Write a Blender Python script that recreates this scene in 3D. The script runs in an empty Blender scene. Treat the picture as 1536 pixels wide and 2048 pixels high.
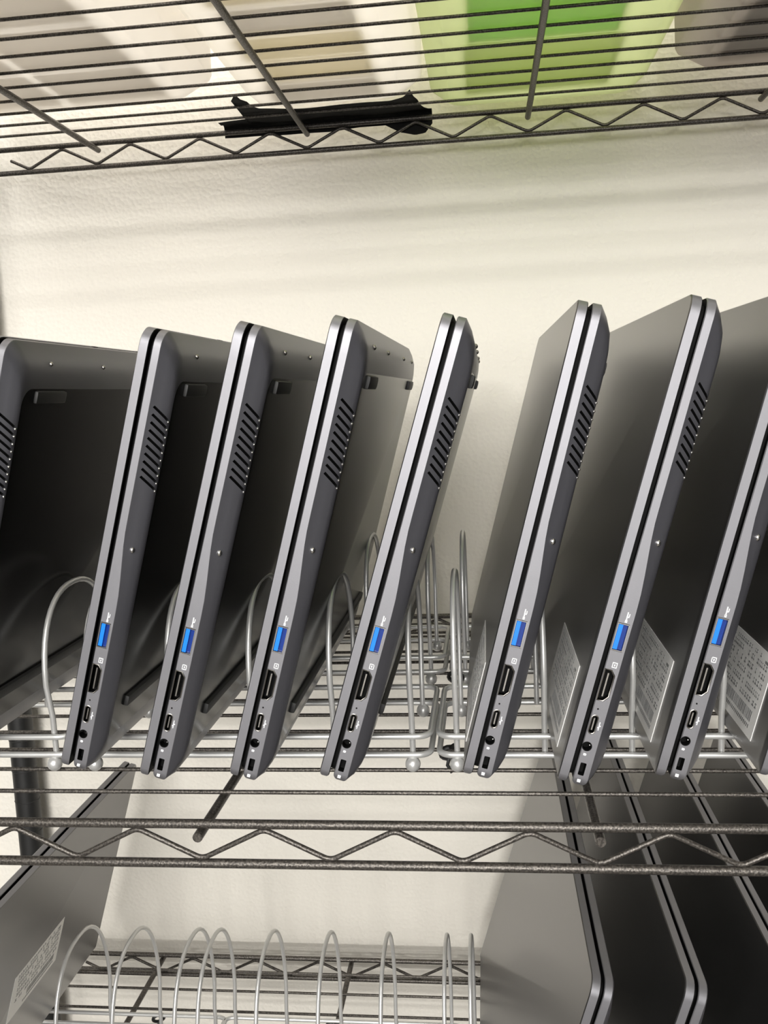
import bpy, bmesh, math, random
from mathutils import Vector, Matrix

# ---------------------------------------------------------------- scale: 1 unit = one zigzag bay of the shelf truss = 68 mm
S = 0.068
C = bpy.context.scene.collection
sc = bpy.context.scene
random.seed(4)

# ---------------------------------------------------------------- camera
cam_d = bpy.data.cameras.new('camera')
cam = bpy.data.objects.new('camera', cam_d); C.objects.link(cam)
yaw, pit, rol = -0.114325, -0.126996, -0.044087
cy, sy, cp, sp, cr, sr = math.cos(yaw), math.sin(yaw), math.cos(pit), math.sin(pit), math.cos(rol), math.sin(rol)
fw = Vector((sy*cp, cy*cp, sp)); rt = Vector((cy, -sy, 0)); up = rt.cross(fw)
r2 = cr*rt + sr*up; u2 = -sr*rt + cr*up
M = Matrix((r2, u2, -fw)).transposed().to_4x4()
M.translation = Vector((2.811, -6.415, 3.188))*S
cam.matrix_world = M
cam_d.sensor_fit = 'VERTICAL'; cam_d.sensor_height = 36.0; cam_d.sensor_width = 27.0
cam_d.lens = 36.0*1823.8/2048.0
cam_d.clip_start = 0.01; cam_d.clip_end = 60
sc.camera = cam

# ---------------------------------------------------------------- world, lights, exposure
sc.view_settings.view_transform = 'Standard'; sc.view_settings.look = 'None'
sc.view_settings.gamma = 1.0; sc.view_settings.use_curve_mapping = False
sc.view_settings.exposure = -0.12
w = bpy.data.worlds.new('room_light'); sc.world = w; w.use_nodes = True
w.node_tree.nodes['Background'].inputs[0].default_value = (1.0, 0.98, 0.95, 1)
w.node_tree.nodes['Background'].inputs[1].default_value = 0.05

def area(name, loc, target, sx, sy_, power, col=(1, 0.98, 0.945)):
    l = bpy.data.lights.new(name, 'AREA'); l.shape = 'RECTANGLE'; l.size = sx*S; l.size_y = sy_*S
    l.energy = power; l.color = col
    o = bpy.data.objects.new(name, l); C.objects.link(o); o.location = Vector(loc)*S
    d = (Vector(target)-Vector(loc)); o.rotation_euler = d.to_track_quat('-Z', 'Y').to_euler()
    return o
area('ceiling_lamp_far', (-2.5, -75, 15.4), (2, 0, 3), 17, 2.4, 150)
area('frontal_fill', (6, -98, 3.5), (2, 0, 3), 34, 15, 132, (1, 0.985, 0.955))  # added frontal fill that lifts the upper back wall, no real window
area('ceiling_lamp_middle', (1.0, -36, 15.4), (2, 0, 3), 17, 1.1, 25)
area('ceiling_lamp_side', (-38, -52, 15.4), (2, 0, 2), 10, 5, 35)
area('ceiling_lamp_near', (0, -17, 15.4), (2, 2, 5), 17, 4, 14)
area('ceiling_lamp_above', (2, 2, 15.6), (2, 3, 7), 17, 4, 13)

# ---------------------------------------------------------------- materials
def mat(name, col, rough=0.5, metal=0.0, spec=0.5, bump=None, bscale=200, coat=0.0):
    m = bpy.data.materials.new(name); m.use_nodes = True
    nt = m.node_tree; b = nt.nodes['Principled BSDF']
    b.inputs['Base Color'].default_value = (*col, 1); b.inputs['Roughness'].default_value = rough
    b.inputs['Metallic'].default_value = metal; b.inputs['Specular IOR Level'].default_value = spec
    b.inputs['Coat Weight'].default_value = coat
    if bump:
        tc = nt.nodes.new('ShaderNodeTexCoord'); n = nt.nodes.new('ShaderNodeTexNoise'); n.inputs['Scale'].default_value = bscale
        n.inputs['Detail'].default_value = 3
        bp = nt.nodes.new('ShaderNodeBump'); bp.inputs['Strength'].default_value = bump; bp.inputs['Distance'].default_value = 0.001
        nt.links.new(tc.outputs['Object'], n.inputs['Vector']); nt.links.new(n.outputs['Fac'], bp.inputs['Height'])
        nt.links.new(bp.outputs['Normal'], b.inputs['Normal'])
    return m
M_shell = mat('grey_laptop_shell', (0.235, 0.233, 0.25), 0.46, 0.72, bump=0.05, bscale=2500)
M_bot = mat('grey_laptop_underside', (0.115, 0.115, 0.13), 0.36, 0.5, bump=0.04, bscale=2500)
M_panel = mat('black_underside_panel', (0.006, 0.006, 0.006), 0.22, 0.0, 0.22)
M_lid = mat('grey_laptop_lid', (0.175, 0.172, 0.174), 0.30, 0.9, 0.3, bump=0.04, bscale=2500)
M_black = mat('black_plastic', (0.006, 0.006, 0.006), 0.6, 0, 0.06)
M_rub = mat('black_rubber', (0.02, 0.02, 0.02), 0.55)
M_blue = mat('blue_plastic', (0.01, 0.21, 0.90), 0.3)
M_steel = mat('bright_steel', (0.75, 0.74, 0.72), 0.22, 1.0)
M_port = mat('dull_port_metal', (0.45, 0.43, 0.40), 0.3, 1.0)
M_white = mat('white_print', (0.85, 0.86, 0.88), 0.5)
M_rack = mat('silver_painted_wire', (0.60, 0.60, 0.59), 0.36, 0.5)
M_paper = mat('white_label_paper', (0.92, 0.91, 0.89), 0.4)
M_ink = mat('grey_printed_ink', (0.22, 0.22, 0.22), 0.5)
M_tape = mat('black_cloth', (0.012, 0.012, 0.012), 0.75, bump=0.3, bscale=900)
M_mark = mat('black_tie', (0.012, 0.012, 0.012), 0.5)

def shelf_mat(name, c0, c1, rough):
    m = mat(name, c0, rough, 0.55); nt = m.node_tree; b = nt.nodes['Principled BSDF']
    tc = nt.nodes.new('ShaderNodeTexCoord'); n = nt.nodes.new('ShaderNodeTexNoise'); n.inputs['Scale'].default_value = 900; n.inputs['Detail'].default_value = 2
    cr_ = nt.nodes.new('ShaderNodeValToRGB'); cr_.color_ramp.elements[0].position = 0.40; cr_.color_ramp.elements[1].position = 0.68
    cr_.color_ramp.elements[0].color = (*c0, 1); cr_.color_ramp.elements[1].color = (*c1, 1)
    nt.links.new(tc.outputs['Object'], n.inputs['Vector']); nt.links.new(n.outputs['Fac'], cr_.inputs['Fac']); nt.links.new(cr_.outputs['Color'], b.inputs['Base Color'])
    bp = nt.nodes.new('ShaderNodeBump'); bp.inputs['Strength'].default_value = 0.35; bp.inputs['Distance'].default_value = 0.0006
    nt.links.new(n.outputs['Fac'], bp.inputs['Height']); nt.links.new(bp.outputs['Normal'], b.inputs['Normal'])
    return m
M_wire = shelf_mat('hammered_dark_bronze_wire', (0.055, 0.049, 0.044), (0.15, 0.136, 0.12), 0.36)

def wall_mat():
    m = mat('textured_cream_wallpaper', (0.80, 0.765, 0.695), 0.7, 0, 0.3); nt = m.node_tree; b = nt.nodes['Principled BSDF']
    tc = nt.nodes.new('ShaderNodeTexCoord')
    n1 = nt.nodes.new('ShaderNodeTexNoise'); n1.inputs['Scale'].default_value = 150; n1.inputs['Detail'].default_value = 5; n1.inputs['Distortion'].default_value = 1.2
    v = nt.nodes.new('ShaderNodeTexVoronoi'); v.inputs['Scale'].default_value = 230
    mx = nt.nodes.new('ShaderNodeMath'); mx.operation = 'ADD'
    bp = nt.nodes.new('ShaderNodeBump'); bp.inputs['Strength'].default_value = 0.32; bp.inputs['Distance'].default_value = 0.0012
    nt.links.new(tc.outputs['Object'], n1.inputs['Vector']); nt.links.new(tc.outputs['Object'], v.inputs['Vector'])
    nt.links.new(n1.outputs['Fac'], mx.inputs[0]); nt.links.new(v.outputs['Distance'], mx.inputs[1])
    nt.links.new(mx.outputs[0], bp.inputs['Height']); nt.links.new(bp.outputs['Normal'], b.inputs['Normal'])
    return m
M_wall = wall_mat()
M_floor = mat('grey_floor', (0.16, 0.15, 0.14), 0.6)
M_ceil = mat('white_ceiling', (0.75, 0.74, 0.70), 0.8)

def bin_mat(name, col, transp, rough=0.55):
    m = bpy.data.materials.new(name); m.use_nodes = True; nt = m.node_tree
    nt.nodes.remove(nt.nodes['Principled BSDF']); out = nt.nodes['Material Output']
    tr = nt.nodes.new('ShaderNodeBsdfTransparent'); tr.inputs[0].default_value = (*col, 1)
    tl = nt.nodes.new('ShaderNodeBsdfTranslucent'); tl.inputs[0].default_value = (*col, 1)
    df = nt.nodes.new('ShaderNodeBsdfDiffuse'); df.inputs[0].default_value = (*[c*0.9 for c in col], 1)
    gl = nt.nodes.new('ShaderNodeBsdfGlossy'); gl.inputs['Roughness'].default_value = rough; gl.inputs[0].default_value = (1, 1, 1, 1)
    a = nt.nodes.new('ShaderNodeMixShader'); a.inputs[0].default_value = 0.42
    b = nt.nodes.new('ShaderNodeMixShader'); b.inputs[0].default_value = transp
    c = nt.nodes.new('ShaderNodeMixShader'); c.inputs[0].default_value = 0.05
    nt.links.new(tl.outputs[0], a.inputs[1]); nt.links.new(df.outputs[0], a.inputs[2])
    nt.links.new(a.outputs[0], b.inputs[1]); nt.links.new(tr.outputs[0], b.inputs[2])
    nt.links.new(b.outputs[0], c.inputs[1]); nt.links.new(gl.outputs[0], c.inputs[2])
    nt.links.new(c.outputs[0], out.inputs['Surface'])
    return m
M_bin = bin_mat('frosted_clear_plastic', (0.90, 0.88, 0.85), 0.45)
M_bing = bin_mat('frosted_greenish_plastic', (0.74, 0.77, 0.57), 0.5)
M_bind = bin_mat('frosted_grey_plastic', (0.66, 0.62, 0.58), 0.3)
M_green = bin_mat('bright_green_translucent_sheet', (0.66, 0.92, 0.44), 0.0)
M_pgreen = bin_mat('pale_green_translucent_paper', (0.86, 0.93, 0.64), 0.0)
M_boxw = bin_mat('pale_grey_translucent_card', (0.80, 0.78, 0.75), 0.15)
M_boxg = mat('mid_grey_plastic', (0.40, 0.39, 0.39), 0.5)
M_boxc = bin_mat('cream_translucent_card', (0.88, 0.84, 0.70), 0.15)

# ---------------------------------------------------------------- helpers
def link(name, me, m=None, parent=None, smooth=None):
    o = bpy.data.objects.new(name, me); C.objects.link(o)
    if m is not None:
        for mm in (m if isinstance(m, (list, tuple)) else [m]): me.materials.append(mm)
    if parent: o.parent = parent
    if smooth is not None:
        for p in me.polygons: p.use_smooth = True
        me.set_sharp_from_angle(angle=math.radians(smooth))
    return o
def obj(name, bm, m, parent=None, smooth=40):
    bmesh.ops.recalc_face_normals(bm, faces=bm.faces)
    bmesh.ops.scale(bm, vec=(S, S, S), verts=bm.verts)
    me = bpy.data.meshes.new(name); bm.to_mesh(me); bm.free()
    return link(name, me, m, parent, smooth)
def thing(name, label, cat, loc=(0, 0, 0), group=None, rot=(0, 0, 0)):
    o = bpy.data.objects.new(name, None); C.objects.link(o); o.empty_display_size = 0.02
    o.location = Vector(loc)*S; o.rotation_euler = rot; o['label'] = label; o['category'] = cat
    if group: o['group'] = group
    return o
def tag(o, label, cat, group=None):
    o['label'] = label; o['category'] = cat
    if group: o['group'] = group
    return o
def dup(root, loc=None, rot=None, label=None, group=None, skip=()):
    r = root.copy(); C.objects.link(r)
    if loc is not None: r.location = Vector(loc)*S
    if rot is not None: r.rotation_euler = rot
    if label: r['label'] = label
    if group: r['group'] = group
    for ch in list(root.children):
        if ch.name.split('.')[0] in skip: continue
        c = ch.copy(); C.objects.link(c); c.parent = r
        for g in ch.children:
            d = g.copy(); C.objects.link(d); d.parent = c
    return r
def box(bm, x0, x1, y0, y1, z0, z1, bev=0.0):
    g = bmesh.ops.create_cube(bm, size=1.0)
    for v in g['verts']:
        v.co = Vector(((x0+x1)/2+v.co.x*(x1-x0), (y0+y1)/2+v.co.y*(y1-y0), (z0+z1)/2+v.co.z*(z1-z0)))
    if bev:
        es = list({e for v in g['verts'] for e in v.link_edges})
        bmesh.ops.bevel(bm, geom=es, offset=bev, segments=2, affect='EDGES', profile=0.7)
def tube(bm, pts, r, n=10, closed=False, caps=True):
    pts = [Vector(p) for p in pts]; N = len(pts); rings = []; prev = None
    for i, p in enumerate(pts):
        if closed: d = (pts[(i+1) % N]-pts[i-1])
        else: d = pts[min(i+1, N-1)]-pts[max(i-1, 0)]
        d.normalize()
        if prev is None:
            a = Vector((0, 0, 1)) if abs(d.z) < 0.9 else Vector((1, 0, 0)); u = d.cross(a).normalized()
        else:
            u = (prev - d*prev.dot(d)).normalized()
        prev = u; v = d.cross(u)
        rings.append([bm.verts.new(p+r*(math.cos(2*math.pi*k/n)*u+math.sin(2*math.pi*k/n)*v)) for k in range(n)])
    for i in range(N if closed else N-1):
        a, b = rings[i], rings[(i+1) % N]
        off = 0
        if closed and i == N-1:
            off = min(range(n), key=lambda q: (b[q].co-a[0].co).length)
        for k in range(n):
            bm.faces.new((a[k], a[(k+1) % n], b[(k+1+off) % n], b[(k+off) % n]))
    if caps and not closed:
        bm.faces.new(rings[0]); bm.faces.new(rings[-1])
def ball(bm, c, r, sx=1, sy_=1, sz=1, u=14, v=10):
    g = bmesh.ops.create_uvsphere(bm, u_segments=u, v_segments=v, radius=r)
    for q in g['verts']: q.co = Vector((c[0]+q.co.x*sx, c[1]+q.co.y*sy_, c[2]+q.co.z*sz))
def cyl(bm, p0, p1, r, n=20):
    tube(bm, [p0, p1], r, n)
def fillet(pts, r, k=5, closed=False):
    pts = [Vector(p) for p in pts]; out = []; N = len(pts)
    for i, p in enumerate(pts):
        if not closed and i in (0, N-1): out.append(p); continue
        a, b = pts[i-1], pts[(i+1) % N]; da = (a-p); db = (b-p)
        rr = min(r, da.length*0.49, db.length*0.49); A = p+da.normalized()*rr; B = p+db.normalized()*rr
        for j in range(k+1):
            t = j/k; out.append((1-t)**2*A+2*t*(1-t)*p+t*t*B)
    return out

# ---------------------------------------------------------------- setting
def struct(name, bm, m):
    o = obj(name, bm, m, smooth=None); o['kind'] = 'structure'; return o
ZF, ZC, YW = -20.0, 16.0, 7.0
bm = bmesh.new(); box(bm, -60, 60, YW, YW+1.5, ZF, ZC); struct('wall_back', bm, M_wall)
bm = bmesh.new(); box(bm, -60, 60, -100, YW+1.5, ZF-1, ZF); struct('floor', bm, M_floor)
bm = bmesh.new(); box(bm, -60, 60, -100, YW+1.5, ZC, ZC+1); struct('ceiling', bm, M_ceil)

# ---------------------------------------------------------------- wire shelves
XL, XR, DY = -4.30, 12.7, 6.434
def wire_shelf(z, label, front_anchor, x0):
    t = thing('wire_shelf', label, 'shelf', (0, 0, z), 'dark wire shelves of the rack')
    def part(name, fn):
        bm = bmesh.new(); fn(bm); return obj(name, bm, M_wire, t, 60)
    for y in (0.0, DY):
        for dz in (0.0, -0.319):
            part('edge_rail', lambda b: tube(b, [(XL, y, dz), (XR, y, dz)], 0.036, 12))
        pts = []; n = int((XR-XL))
        i = 0; x = x0-4+0.0
        zz = []
        for k in range(-1, 17):
            xp = x0+k-4+4-4
            zz.append((xp, y, -0.040)); zz.append((xp+0.5, y, -0.282))
        zz = [p for p in zz if XL+0.55 < p[0] < XR-0.2]
        if zz[0][2] > -0.1: zz.insert(0, (zz[0][0]-0.5, y, -0.282))
        if y > 1: zz.insert(0, (zz[0][0]-0.27, y, -0.15))
        part('truss_zigzag', lambda b: tube(b, fillet(zz, 0.055), 0.021, 8))
    for x in (XL, XR):
        for dz in (0.0, -0.319):
            part('side_rail', lambda b: tube(b, [(x, 0, dz), (x, DY, dz)], 0.036, 10))
    for k in range(1, 15):
        y = 0.444*k if front_anchor else DY-0.444*k
        part('shelf_wire', lambda b: tube(b, [(XL, y, 0.054), (XR, y, 0.054)], 0.0185, 8))
    for k in range(6):
        x = x0+0.5+3*k-3
        if XL < x < XR:
            part('support_rod', lambda b: tube(b, [(x, -0.075, -0.075), (x, -0.06, -0.075), (x, DY+0.06, -0.075), (x, DY+0.075, -0.075)], 0.039, 12))
    return t
ZU, ZL = 6.871, -5.381
wire_shelf(0.0, 'dark wire shelf in the middle that carries the row of leaning grey laptops with ports', True, 0.05)
wire_shelf(ZU, 'dark wire shelf at the top, seen from below, holding translucent plastic bins', False, -0.004)
wire_shelf(ZL, 'dark wire shelf at the bottom with an almost empty stretch of silver racks', False, 0.02)
for i, (x, y) in enumerate(((-4.57, 6.62),)):
    t = thing('shelf_post', 'round black upright post at the left rear corner of the shelving', 'post', (x, y, ZF))
    bm = bmesh.new(); tube(bm, [(0, 0, 0), (0, 0, 33)], 0.185, 24)
    for k in range(0, 64): 
        z = 0.6+k*0.5
        tube(bm, [(0.187*math.cos(a), 0.187*math.sin(a), z) for a in [2*math.pi*q/20 for q in range(20)]], 0.006, 4, closed=True)
    obj('tube', bm, M_mark, t, 50)
    for z in (0, ZU, ZL):
        bm = bmesh.new(); tube(bm, [(0, 0, z-ZF-0.36), (0, 0, z-ZF+0.06)], 0.25, 24); obj('collar', bm, M_mark, t, 50)

# ---------------------------------------------------------------- laptops
def rring(s0, s1, y0, y1, r, nseg=6, nedge=26, rf=None):
    """rounded rectangle in the (s, y) plane, constant vertex count"""
    pts = []
    if rf is None: rf = r
    cs = [(s0+rf, y0+rf, math.pi), (s1-r, y0+r, 1.5*math.pi), (s1-r, y1-r, 0), (s0+rf, y1-rf, 0.5*math.pi)]
    rads = (rf, r, r, rf)
    for i, (cs_, cy_, a0) in enumerate(cs):
        r = rads[i]
        for k in range(nseg+1):
            a = a0+0.5*math.pi*k/nseg
            pts.append((cs_+r*math.cos(a), cy_+r*math.sin(a)))
        ns_, ny_, na = cs[(i+1) % 4]
        rn = rads[(i+1) % 4]; a, b = pts[-1], (ns_+rn*math.cos(na), ny_+rn*math.sin(na))
        for k in range(1, nedge):
            t = k/nedge; pts.append((a[0]+(b[0]-a[0])*t, a[1]+(b[1]-a[1])*t))
    return pts
def loft(bm, rings, cap0=True, cap1=True):
    vs = [[bm.verts.new((t, y, s)) for (s, y, t) in r] for r in rings]
    n = len(vs[0])
    for a, b in zip(vs[:-1], vs[1:]):
        for k in range(n): bm.faces.new((a[k], a[(k+1) % n], b[(k+1) % n], b[k]))
    if cap0: bm.faces.new(vs[0][::-1])
    if cap1: bm.faces.new(vs[-1])

def cutters_mesh(bm):
    bmesh.ops.recalc_face_normals(bm, faces=bm.faces)
    bmesh.ops.scale(bm, vec=(S, S, S), verts=bm.verts)
    me = bpy.data.meshes.new('cut'); bm.to_mesh(me); bm.free(); me.materials.append(M_black); return me
def carve(o, cut_me):
    c = bpy.data.objects.new('cut', cut_me); C.objects.link(c)
    md = o.modifiers.new('b', 'BOOLEAN'); md.operation = 'DIFFERENCE'; md.object = c; md.solver = 'EXACT'
    md.material_mode = 'TRANSFER'
    dg = bpy.context.evaluated_depsgraph_get(); dg.update()
    me = bpy.data.meshes.new_from_object(o.evaluated_get(dg))
    o.modifiers.clear(); old = o.data; o.data = me
    bpy.data.objects.remove(c); bpy.data.meshes.remove(cut_me); bpy.data.meshes.remove(old)
    me.set_sharp_from_angle(angle=math.radians(22))

TP = 0.295      # outer surface of the underside panel
def side_t(s, D):
    q = min(1.0, max(0.0, (s/D-0.39)/0.19)); q = q*q*(3-2*q)
    return 0.210-0.044*q
def make_laptop(D, W, lid_t, kind, label_at=(0, 0)):
    root = thing('laptop', '', 'laptop')
    g0, g1 = lid_t, lid_t+0.030
    R = 0.13
    # lid
    bm = bmesh.new(); rr = []
    for ins, t in ((0.06, 0.0), (0.009, 0.0), (0.0, 0.007), (0.0, lid_t-0.005), (0.006, lid_t)):
        rr.append([(s, y, t) for s, y in rring(ins, D-ins, ins, W-ins, R-ins*0.6, rf=0.07-ins*0.3)])
    loft(bm, rr)
    for v in bm.verts:
        s = v.co.z
        if s < 0.05:
            q = math.sqrt(max(0.04, 1-((0.05-s)/0.05)**2)); tm = lid_t/2; v.co.x = tm+(v.co.x-tm)*q
    lid = obj('lid', bm, [M_lid, M_shell, M_black], root, 22)
    for p in lid.data.polygons:
        p.material_index = 1 if abs(p.normal.x) < 0.6 else (2 if p.normal.x > 0 else 0)
    # dark gap
    bm = bmesh.new(); loft(bm, [[(s, y, t) for s, y in rring(0.055, D-0.055, 0.060, W-0.060, R-0.05, rf=0.05)] for t in (g0-0.004, g1+0.006)])
    obj('screen_bezel', bm, M_black, root, 32)
    # base
    bm = bmesh.new(); rr = []
    def ring(i_side, i_front, i_back, f, r=R):
        return [(s, y, f(s)) for s, y in rring(i_front, D-i_back, i_side, W-i_side, r, rf=0.07)]
    rr.append(ring(0.006, 0.006, 0.006, lambda s: g1))
    rr.append(ring(0.0, 0.0, 0.0, lambda s: g1+0.006))
    if kind == 'A':
        st = lambda s: side_t(s, D)
        rr.append(ring(0.0, 0.0, 0.0, lambda s: st(s)-0.003))
        rr.append(ring(0.003, 0.003, 0.003, lambda s: st(s)))
        rr.append(ring(0.040, 0.06, 0.07, lambda s: st(s)+(TP-st(s))*0.42))
        rr.append(ring(0.075, 0.14, 0.16, lambda s: st(s)+(TP-st(s))*0.80))
        rr.append(ring(0.10, 0.20, 0.25, lambda s: st(s)+(TP-st(s))*0.945))
        rr.append(ring(0.125, 0.26, 0.34, lambda s: TP))
    else:
        tb = g1+lid_t
        rr.append(ring(0.0, 0.0, 0.0, lambda s: tb-0.012))
        rr.append(ring(0.012, 0.012, 0.012, lambda s: tb))
        rr.append(ring(0.10, 0.14, 0.20, lambda s: tb+0.05))
        rr.append(ring(0.16, 0.24, 0.34, lambda s: tb+0.06))
    loft(bm, rr)
    tm = 0.155
    for v in bm.verts:
        s = v.co.z
        if s < 0.06 and v.co.x < 0.24:
            q = math.sqrt(max(0.05, 1-((0.06-s)/0.06)**2)); v.co.x = tm+(v.co.x-tm)*q
    base = obj('base', bm, [M_shell, M_black, M_bot, M_panel], root, 22)
    for p in base.data.polygons:
        if p.normal.x < -0.9: p.material_index = 1  # grey inner face coloured black to deepen the shade in the lid gap
    if kind == 'B':
        for p in base.data.polygons:
            if p.center.x/S > tb+0.055: p.material_index = 3
    if kind == 'A':
        # two tone: chamfer + panel darker
        for p in base.data.polygons:
            c = p.center/S
            if c.x > side_t(c.z, D)-0.001: p.material_index = 2
            if c.x > TP-0.0005: p.material_index = 3
        # port openings
        b = bmesh.new(); dp = 0.07
        box(b, 0.112, 0.190, -0.02, 0.12, 1.016, 1.217)
        # hdmi: hexagonal outline
        prof = [(0.108, 0.648), (0.108, 0.882), (0.160, 0.882), (0.190, 0.845), (0.190, 0.685), (0.160, 0.648)]
        a_ = [b.verts.new((x, -0.02, z)) for x, z in prof]; c_ = [b.verts.new((x, dp, z)) for x, z in prof]
        b.faces.new(a_); b.faces.new(c_[::-1])
        for k in range(6): b.faces.new((a_[k], a_[(k+1) % 6], c_[(k+1) % 6], c_[k]))
        # usb-c
        pr = []
        for k in range(9): an = math.pi*k/8; pr.append((0.138+0.022*math.cos(an), 0.518+0.022*math.sin(an)))
        for k in range(9): an = math.pi+math.pi*k/8; pr.append((0.138+0.022*math.cos(an), 0.426+0.022*math.sin(an)))
        a_ = [b.verts.new((x, -0.02, z)) for x, z in pr]; c_ = [b.verts.new((x, dp, z)) for x, z in pr]
        b.faces.new(a_); b.faces.new(c_[::-1])
        for k in range(18): b.faces.new((a_[k], a_[(k+1) % 18], c_[(k+1) % 18], c_[k]))
        tube(b, [(0.138, -0.02, 0.308), (0.138, dp, 0.308)], 0.033, 20)
        box(b, 0.128, 0.170, -0.02, dp, 0.092, 0.185, 0.008)
        tube(b, [(0.140, -0.02, 0.588), (0.140, 0.01, 0.588)], 0.0065, 8)
        # vent slots on the chamfer
        for k in range(10):
            sk = 2.786*D/3.42-0.0585*k
            P0 = Vector((0.190, 0.020, sk+0.088)); P1 = Vector((0.282, 0.098, sk+0.004)); 
            ax = (P1-P0); nrm = Vector((0.80, -0.60, 0)); wd = ax.cross(nrm).normalized()*0.0095
            vs = []
            for off in (-0.03, 0.03):
                for pp, sg in ((P0, 1), (P1, 1), (P1, -1), (P0, -1)):
                    vs.append(b.verts.new(pp+sg*wd+nrm.normalized()*off))
            for f in ((0, 1, 2, 3), (7, 6, 5, 4), (0, 4, 5, 1), (1, 5, 6, 2), (2, 6, 7, 3), (3, 7, 4, 0)): b.faces.new([vs[q] for q in f])
        carve(base, cutters_mesh(b))
        def prt(name, fn, m, par=root, sm=40, label=None):
            bb = bmesh.new(); fn(bb); o = obj(name, bb, m, par, sm)
            if label: o['label'] = label
            return o
        def frame_rect(bb, x0, x1, z0, z1, th, y0=-0.003, y1=0.03):
            box(bb, x0-th, x0, y0, y1, z0-th, z1+th); box(bb, x1, x1+th, y0, y1, z0-th, z1+th)
            box(bb, x0, x1, y0, y1, z0-th, z0); box(bb, x0, x1, y0, y1, z1, z1+th)
        usb = prt('usb_port', lambda bb: frame_rect(bb, 0.117, 0.185, 1.024, 1.209, 0.005), M_port, sm=None, label='steel-rimmed port with a blue tongue')
        def tongue(bb):
            box(bb, 0.120, 0.150, 0.002, 0.10, 1.028, 1.205); 
        prt('tongue', tongue, M_blue, usb, None)
        prt('port_lining', lambda bb: box(bb, 0.150, 0.184, 0.022, 0.10, 1.026, 1.207), mat('deep_blue_plastic', (0.003, 0.03, 0.22), 0.3), usb, None)
        def hdf(bb):
            pts = [(x+(0.004 if x < .15 else -0.004), 0.0, z+(0.004 if z < .76 else -0.004)) for x, z in prof]
            tube(bb, pts, 0.005, 6, closed=True)
        hd = prt('video_port', hdf, M_port, label='chrome-rimmed six-sided video port')
        prt('tongue', lambda bb: box(bb, 0.140, 0.150, 0.012, 0.07, 0.68, 0.85), M_port, hd, None)
        uc = prt('small_charging_port', lambda bb: tube(bb, [(x, 0.0, z) for x, z in pr], 0.0045, 6, closed=True), M_port)
        prt('tongue', lambda bb: box(bb, 0.133, 0.142, 0.010, 0.06, 0.428, 0.516), M_port, uc, None)
        aj = prt('audio_jack', lambda bb: tube(bb, [(0.138+0.032*math.cos(2*math.pi*k/20), 0.0, 0.308+0.032*math.sin(2*math.pi*k/20)) for k in range(20)], 0.0035, 6, closed=True), M_black)
        prt('contact', lambda bb: ball(bb, (0.158, 0.02, 0.315), 0.009), M_steel, aj)
        # printed symbols
        def sy_usb(bb):
            box(bb, 0.154, 0.162, -0.003, 0.004, 1.232, 1.30); box(bb, 0.162, 0.172, -0.003, 0.004, 1.262, 1.270); box(bb, 0.168, 0.174, -0.003, 0.004, 1.268, 1.290)
            box(bb, 0.151, 0.166, -0.003, 0.004, 1.225, 1.244)
        def sy_hd(bb):
            box(bb, 0.150, 0.184, -0.003, 0.004, 0.898, 0.904); box(bb, 0.150, 0.184, -0.003, 0.004, 0.932, 0.938)
            box(bb, 0.150, 0.155, -0.003, 0.004, 0.898, 0.938); box(bb, 0.179, 0.184, -0.003, 0.004, 0.898, 0.938); box(bb, 0.163, 0.171, -0.003, 0.004, 0.911, 0.925)
        def sy_c(bb):
            box(bb, 0.176, 0.182, -0.003, 0.004, 0.440, 0.50); box(bb, 0.182, 0.190, -0.003, 0.004, 0.468, 0.476); box(bb, 0.170, 0.177, -0.003, 0.004, 0.455, 0.463)
        def sy_a(bb): tube(bb, [(0.140, -0.003, 0.248), (0.140, 0.004, 0.248)], 0.009, 10); box(bb, 0.128, 0.133, -0.003, 0.004, 0.240, 0.256)
        def sy_l(bb): box(bb, 0.136, 0.160, -0.003, 0.004, 0.040, 0.062, 0.002)
        for f in (sy_usb, sy_hd, sy_c, sy_a, sy_l): prt('port_symbol', f, M_white, sm=None)
        # vent glints, screw, feet
        def glint_beads(bb):
            for k in range(10): ball(bb, (0.289, 0.104, 2.775*D/3.42-0.0585*k), 0.0095, u=8, v=6)
        prt('vent_glints', glint_beads, M_steel, label='row of tiny bright points at the vent')  # light glints at the slot ends, shaped as small steel beads
        sc_ = prt('screw', lambda bb: ball(bb, (0.228, 0.042, 1.79*D/3.42), 0.025, 0.8, 0.8, 1, 10, 6), M_steel)
        for yy in (0.55, 1.55, 3.05, 4.05):
            prt('screw', lambda bb: ball(bb, (0.262, yy, D-0.15), 0.020, 1, 1, 1, 8, 6), M_port)
        for yy in (0.30, W-0.80):
            prt('rubber_foot', lambda bb: box(bb, TP-0.02, TP+0.030, yy, yy+0.50, D-0.455, D-0.355, 0.028), M_rub)
        prt('rubber_strip', lambda bb: box(bb, TP-0.02, TP+0.035, 0.34, W-0.34, 0.46, 0.55, 0.025), M_rub)
        # hinge notches on the top edge
        for yy in (1.72, W-1.80): prt('hinge_notch', lambda bb: box(bb, lid_t-0.03, lid_t+0.0, yy, yy+0.08, D-0.03, D+0.003), M_black, sm=None)
    # paper label on the lid
    bb = bmesh.new(); box(bb, -0.004, 0.001, 0.32, 1.58, 0.13, 0.765)
    lab = obj('paper_label', bb, M_paper, root, None); lab.location = (0, label_at[1]*S, label_at[0]*S); lab['label'] = 'white paper inventory label with rows of small print'
    rnd = random.Random(7); bb = bmesh.new()
    y = 0.42
    rows = [(0.70, 0.035), (0.635, 0.05), (0.565, 0.05), (0.495, 0.05), (0.42, 0.05), (0.35, 0.045)]
    def dash(s0, s1, y0, y1): box(bb, -0.0055, -0.003, y0, y1, s0, s1)
    dash(0.685, 0.705, 0.40, 0.48)
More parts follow.
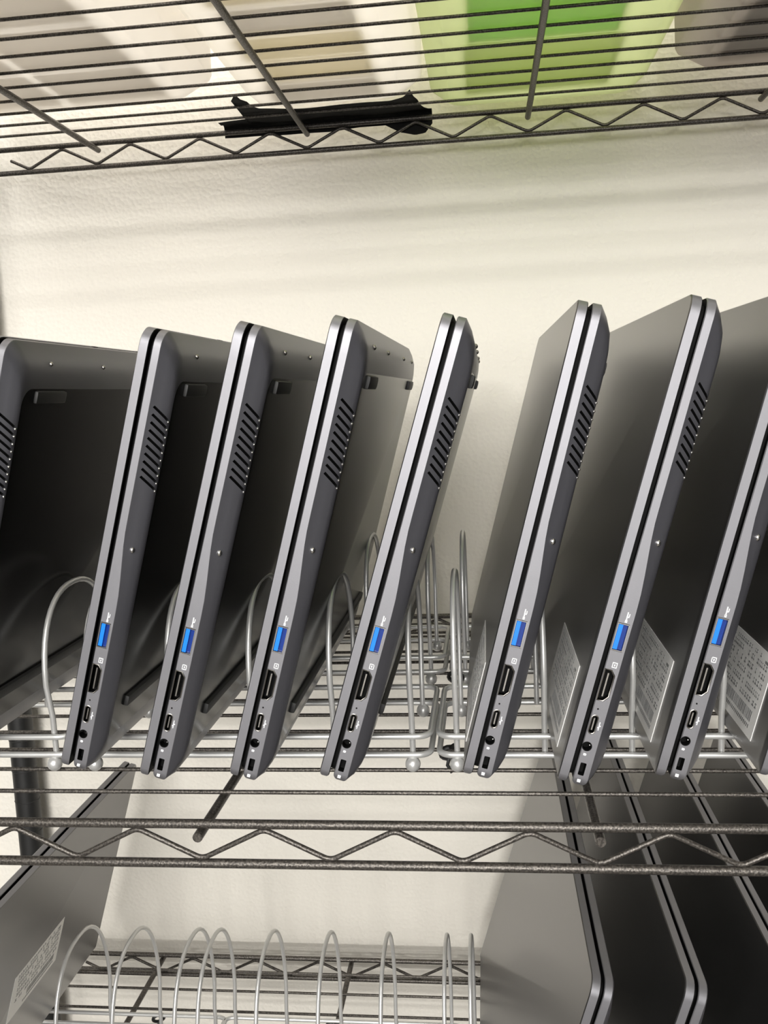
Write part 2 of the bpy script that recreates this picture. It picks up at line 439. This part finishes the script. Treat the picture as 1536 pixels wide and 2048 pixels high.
    for ri, (s0, h) in enumerate(rows):
        yy = 0.40+(0.18 if ri == 0 else 0)
        while yy < 1.46:
            wd = rnd.uniform(0.018, 0.045); gap = rnd.uniform(0.008, 0.022)
            if rnd.random() < 0.86:
                dash(s0, s0+h*0.25, yy, yy+wd); dash(s0+h*0.62, s0+h*0.82, yy+0.004, yy+wd*0.9); dash(s0, s0+h*0.8, yy+wd*0.3, yy+wd*0.5)
            yy += wd+gap+(0.06 if rnd.random() < 0.10 else 0)
    yy = 0.44
    for k in range(34):
        wd = rnd.choice((0.006, 0.006, 0.012, 0.018)); dash(0.235, 0.315, yy, yy+wd); yy += wd+rnd.choice((0.008, 0.012))
    yy = 0.44
    while yy < 1.2: dash(0.185, 0.212, yy, yy+0.022); yy += 0.036
    obj('label_print', bb, M_ink, lab, None)
    return root

def place(root, x, y, z, lean_deg, label, rotz=0.0, group=None):
    root.location = Vector((x, y, z))*S
    root.rotation_euler = (0, math.radians(lean_deg), rotz); root['label'] = label
    if group: root['group'] = group
DA, WA = 3.44, 4.6
G1 = 'grey laptops leaning in the racks on the middle shelf'
lapA = make_laptop(DA, WA, 0.074, 'A')
spec = [  # x, y, lean, label
 (-0.545, 0.019, 15.7, 'grey laptop whose front corner stands just right of the leftmost silver wire loop'),
 (0.160, -0.162, 16.3, 'grey laptop second from the left among those with blue ports in view'),
 (0.850, -0.165, 16.0, 'third laptop with a visible blue port, its rear foot seen against the wall'),
 (1.524, -0.169, 17.35, 'grey laptop directly left of the open gap, a black foot bulging from its right side'),
 (2.565, -0.126, 15.0, 'grey laptop directly right of the open gap in the row'),
 (3.230, -0.231, 15.9, 'grey laptop with the tallest looking top corner, second right of the open gap'),
 (3.915, -0.141, 15.4, 'grey laptop with a blue port cut off at the right edge of the photo'),
 (4.625, -0.127, 15.4, 'grey laptop furthest right, only its lid face and white label in view'),
 (-1.73, 0.00, 15.8, 'grey laptop at the far left edge showing its broad dark underside'),
]
ZB = 0.452
for i, (x, y, ln, lb) in enumerate(spec):
    o = lapA if i == 0 else dup(lapA)
    place(o, x, y, ZB, ln, lb, group=G1)

# ---------------------------------------------------------------- bottom shelf laptops
lapB = make_laptop(3.55, 5.45, 0.078, 'B')
G2 = 'large grey laptops on the bottom shelf'
place(lapB, 2.50, 0.45, ZL+0.46, 17.0, 'large grey laptop below, first right of the empty racks, pale lid lit', group=G2)
for x, ln, lb in ((3.22, 17.2, 'large dark laptop below, second from the empty racks, bright upper corner'),
                  (3.99, 17.2, 'large dark laptop below, third from the empty racks, mostly in shadow'),
                  (4.75, 17.2, 'large dark laptop below, at the lower right edge of the photo')):
    place(dup(lapB), x, 0.45, ZL+0.46, ln, lb, group=G2)
# left one faces the other way, its labelled lid turned to the right
lapC = make_laptop(3.10, 5.4, 0.074, 'B', (0.90, 1.43))
lapC.location = Vector((-3.28, 5.85, ZL+0.46))*S
lapC['label'] = 'large grey laptop at the lower left, labelled lid facing the empty racks'
lapC['group'] = G2
lapC.rotation_euler = (0, math.radians(-17), math.pi)

# ---------------------------------------------------------------- silver wire racks
def make_rack(xs, depth, h, label, loc, hstart=0.0):
    """xs: loop positions relative to the rack; front rail at y=0"""
    t = thing('wire_rack', label, 'rack', loc)
    x0, x1 = xs[0], xs[-1]
    for z in (0.215, 0.375):
        bm = bmesh.new()
        tube(bm, fillet([(x0-0.15, 0, z), (x1+0.15, 0, z), (x1+0.15, depth, z), (x0-0.15, depth, z)], 0.13, 6, closed=True), 0.026, 10, closed=True)
        obj('rail_frame', bm, M_rack, t, 60)
    for x in xs:
        pts = [(x, 0.045, 0.215), (x, 0.035, 0.55)]
        # loop: bulging sides and round top
        n = 22
        for k in range(n+1):
            a = math.pi*k/n
            ex = math.cos(a); sg = 1 if ex >= 0 else -1
            yy = depth/2-sg*abs(ex)**0.85*(depth/2+0.03); zz = 0.85+(h-0.85)*math.sin(a)**0.85
            pts.append((x, yy, zz))
        pts += [(x, depth-0.035, 0.55), (x, depth-0.045, 0.215)]
        bm = bmesh.new(); tube(bm, pts, 0.025, 10); obj('divider_loop', bm, M_rack, t, 70)
    for x in (x0, x1):
        for y in (0.0, depth):
            bm = bmesh.new(); ball(bm, (x, y, 0.137), 0.065); obj('ball_foot', bm, M_rack, t, 80)
    return t
racks = []
DR, HR = 1.29, 1.62
XA = [-3.70, -3.02, -2.35, -1.68, -1.00]; XB = [-0.63, 0.09, 0.79, 1.47, 2.13]; XC = [2.50, 3.22, 3.92, 4.62, 5.32]
for xs, lbF, lbB in ((XA, 'silver wire rack on the middle shelf, front row, under the leftmost laptop', 'silver wire rack on the middle shelf, rear row behind the leftmost rack'),
                     (XB, 'silver wire rack on the middle shelf, front row, left of the open gap', 'silver wire rack on the middle shelf, rear row, left of the open gap'),
                     (XC, 'silver wire rack on the middle shelf, front row, right of the open gap', 'silver wire rack on the middle shelf, rear row, right of the open gap')):
    rel = [x-xs[0] for x in xs]
    a = make_rack(rel, DR, HR, lbF, (xs[0], 0.82, 0)); a['group'] = 'silver racks on the middle shelf'
    dup(a, (xs[0]+0.02, 3.10, 0), label=lbB)
def lowrack(xs, lb):
    r = make_rack([x-xs[0] for x in xs], 1.50, 1.97, lb, (xs[0], 3.05, ZL)); r['group'] = 'silver racks on the bottom shelf'
    return r
lowrack([-3.9, -2.48, -1.78, -1.02], 'silver wire rack on the bottom shelf, beside the large laptop at left')
lowrack([-0.74, -0.04, 0.69, 1.42, 2.15], 'silver wire rack on the bottom shelf, in the middle of the empty stretch')
lowrack([2.449, 3.15, 3.85, 4.55, 5.25], 'silver wire rack on the bottom shelf under the large laptops at right')

# ---------------------------------------------------------------- black ties that hold the racks to the shelf
def tie(x, y, z, rot, lb):
    bm = bmesh.new()
    tube(bm, [(0.075*math.cos(a), 0.0, 0.06*math.sin(a)) for a in [2*math.pi*k/14 for k in range(14)]], 0.022, 6, closed=True)
    tube(bm, [(0.0, 0, 0.05), (0.03, -0.03, 0.10), (0.07, -0.06, 0.13)], 0.018, 6)
    tube(bm, [(0.0, 0, -0.05), (-0.02, -0.04, -0.10), (0.01, -0.10, -0.13)], 0.016, 6)
    o = obj('twist_tie', bm, M_mark, None, 60); o.location = Vector((x, y, z))*S; o.rotation_euler = (0.3, 0, rot)
    tag(o, lb, 'tie')
tie(-1.90, 4.72, ZL+0.20, 0.4, 'black twist tie on the bottom shelf, between the left silver loops')
tie(0.53, 4.70, ZL+0.20, 0.2, 'black twist tie on the bottom shelf, below the middle silver loops')
tie(2.42, 1.10, 0.12, 0.2, 'black twist tie between the two silver racks at the front of the gap')
tie(2.42, 2.95, 0.20, -0.2, 'black twist tie between the rear silver racks in the gap')

# ---------------------------------------------------------------- translucent bins on the top shelf
def make_bin(x0, x1, y0, y1, lb, m, ch=0.28, ribs=0):
    """x0..x1, y0..y1 is the outer footprint; the base is smaller, edges slope outward"""
    zb = ZU+0.078
    t = thing('storage_bin', lb, 'bin', ((x0+x1)/2, (y0+y1)/2, zb)); hx, hy = (x1-x0)/2, (y1-y0)/2
    bm = bmesh.new()
    def rg(dx, z, r=0.18):
        return [(y, x, z) for x, y in [(p[0], p[1]) for p in rring(-hx+dx, hx-dx, -hy+dx, hy-dx, r, 5, 4)]]
    def addl(rings):
        vs = [[bm.verts.new((b, a, z)) for (a, b, z) in r] for r in rings]; n = len(vs[0])
        for a, b in zip(vs[:-1], vs[1:]):
            for k in range(n): bm.faces.new((a[k], a[(k+1) % n], b[(k+1) % n], b[k]))
        return vs
    H = 2.3
    vs = addl([rg(ch+0.03, 0.0), rg(ch, 0.012), rg(0.05, 0.24), rg(0.03, 0.30), rg(0.0, H), rg(-0.09, H+0.01), rg(-0.09, H-0.12), rg(-0.07, H-0.12), rg(-0.07, H-0.01), rg(0.02, H-0.03),
               rg(0.05, 0.31), rg(0.075, 0.25), rg(ch+0.02, 0.035), rg(ch+0.04, 0.028)])
    bm.faces.new(vs[0][::-1]); bm.faces.new(vs[-1])
    obj('bin_body', bm, m, t, 35)
    # moulded ribs under the base
    bm = bmesh.new()
    nx = ribs
    if not ribs: return t
    for k in range(1, nx+1):
        xx = -hx+ch+(2*hx-2*ch)*k/(nx+1); box(bm, xx-0.02, xx+0.02, -hy+ch+0.1, hy-ch-0.1, -0.001, 0.030)
    obj('base_rib', bm, m, t, None)
    return t
make_bin(-4.15, -0.42, 0.15, 5.45, 'translucent clear bin at the top left with grey cards inside', M_bin)
make_bin(-0.22, 2.165, 0.15, 6.05, 'translucent clear bin above the black cloth, pale blocks inside', M_bin)
make_bin(2.18, 5.07, 0.15, 6.62, 'translucent bin at the top glowing green from the sheets inside', M_bing)
make_bin(5.22, 8.2, 0.15, 5.9, 'translucent grey bin at the top right corner of the photo', M_bind)
def content(name, lb, cat, x0, x1, y0, y1, z0, z1, m, group=None, rz=0.0):
    cx, cy_ = (x0+x1)/2, (y0+y1)/2
    bm = bmesh.new(); box(bm, x0-cx, x1-cx, y0-cy_, y1-cy_, 0, z1-z0, 0.03)
    o = obj(name, bm, m, None, 30); o.location = Vector((cx, cy_, z0))*S; o.rotation_euler = (0, 0, rz); tag(o, lb, cat, group); return o
Z0 = ZU+0.078+0.045
gA = 'grey cards in the left bin'
pos = ['nearest the wall', 'second from the wall', 'third from the wall', 'fourth from the wall']
for k in range(4):
    y1 = 5.05-1.15*k
    content('card_box', 'pale grey flat box in the left bin, right half, '+pos[k], 'box', -2.2, -0.95, y1-1.08, y1, Z0, Z0+0.12, M_boxw, gA)
    content('card_box', 'pale grey flat box in the left bin, left half, '+pos[k], 'box', -3.6, -2.28, y1-1.08, y1, Z0, Z0+0.12, M_boxw, gA)
for k in range(7):
    y1 = 5.6-0.72*k
    content('adapter_box', 'small pale block in the bin above the black cloth, ' + ('nearest the wall', 'second from the wall', 'third from the wall', 'fourth from the wall', 'fifth from the wall', 'sixth from the wall', 'farthest from the wall')[k], 'box', 0.28+0.05*(k % 2), 1.62, y1-0.66, y1, Z0, Z0+0.12, M_boxc if k % 3 else M_boxw, 'pale blocks in the bin above the cloth')
content('folder_stack', 'bright green sheets lying in the greenish bin', 'folder', 2.75, 4.35, 0.8, 4.2, Z0, Z0+0.06, M_green)
content('paper_stack', 'pale green sheets lying behind the bright green ones', 'paper', 2.70, 4.45, 4.25, 5.9, Z0+0.0, Z0+0.05, M_pgreen)
content('card_box', 'dull grey box in the bin at the top right corner', 'box', 5.65, 7.6, 0.9, 5.3, Z0, Z0+0.6, M_boxg)

# ---------------------------------------------------------------- black cloth over the rear rail of the top shelf
def cloth():
    # lower/back edge follows the rail, front edge has two torn points
    fr = [(-0.66, 6.18), (-0.27, 6.16), (-0.25, 5.35), (-0.14, 5.12), (-0.10, 5.45), (-0.05, 5.66), (0.02, 5.77), (0.54, 5.84), (1.19, 5.87), (1.72, 5.82), (1.89, 5.72), (2.01, 5.50), (2.04, 5.86), (2.11, 6.23), (2.22, 6.40)]
    hang = [(-0.66, -0.05), (0.54, -0.07), (0.82, -0.07), (1.23, -0.045), (1.58, -0.04), (1.78, -0.15), (1.98, -0.20), (2.12, -0.18), (2.22, -0.06)]
    def interp(tab, x):
        for (a, b), (c, d) in zip(tab[:-1], tab[1:]):
            if a <= x <= c: return b+(d-b)*(x-a)/(c-a)
        return tab[0][1] if x < tab[0][0] else tab[-1][1]
    bm = bmesh.new(); cols = []; n = 90; rows = 16
    for i in range(n+1):
        x = -0.66+2.88*i/n
        yf = interp(fr, x)
        zh = interp(hang, x); col = []
        for j in range(rows+1):
            q = j/rows
            if q < 0.6:
                y = yf+(6.50-yf)*(q/0.6)
                near = min(abs(y-(DY-0.444*k)) for k in range(0, 4))
                z = 0.072+0.03*math.exp(-(near/0.06)**2)-0.02*math.sin(x*5+y*3)*0.5
            elif q < 0.7:
                y = 6.50; z = 0.072-(q-0.6)/0.1*0.072
            else:
                y = 6.50+0.01*math.sin(x*9); z = 0.0+(zh-0.0)*((q-0.7)/0.3)
            col.append(bm.verts.new((x, y, z)))
        cols.append(col)
    for a, b in zip(cols[:-1], cols[1:]):
        for j in range(rows): bm.faces.new((a[j], b[j], b[j+1], a[j+1]))
    geom = bmesh.ops.solidify(bm, geom=list(bm.faces), thickness=0.012)
    o = obj('black_cloth', bm, M_tape, None, 60); o.location = (0, 0, ZU*S)
    tag(o, 'torn black cloth strip laid over the rear edge of the top wire shelf', 'cloth')
cloth()
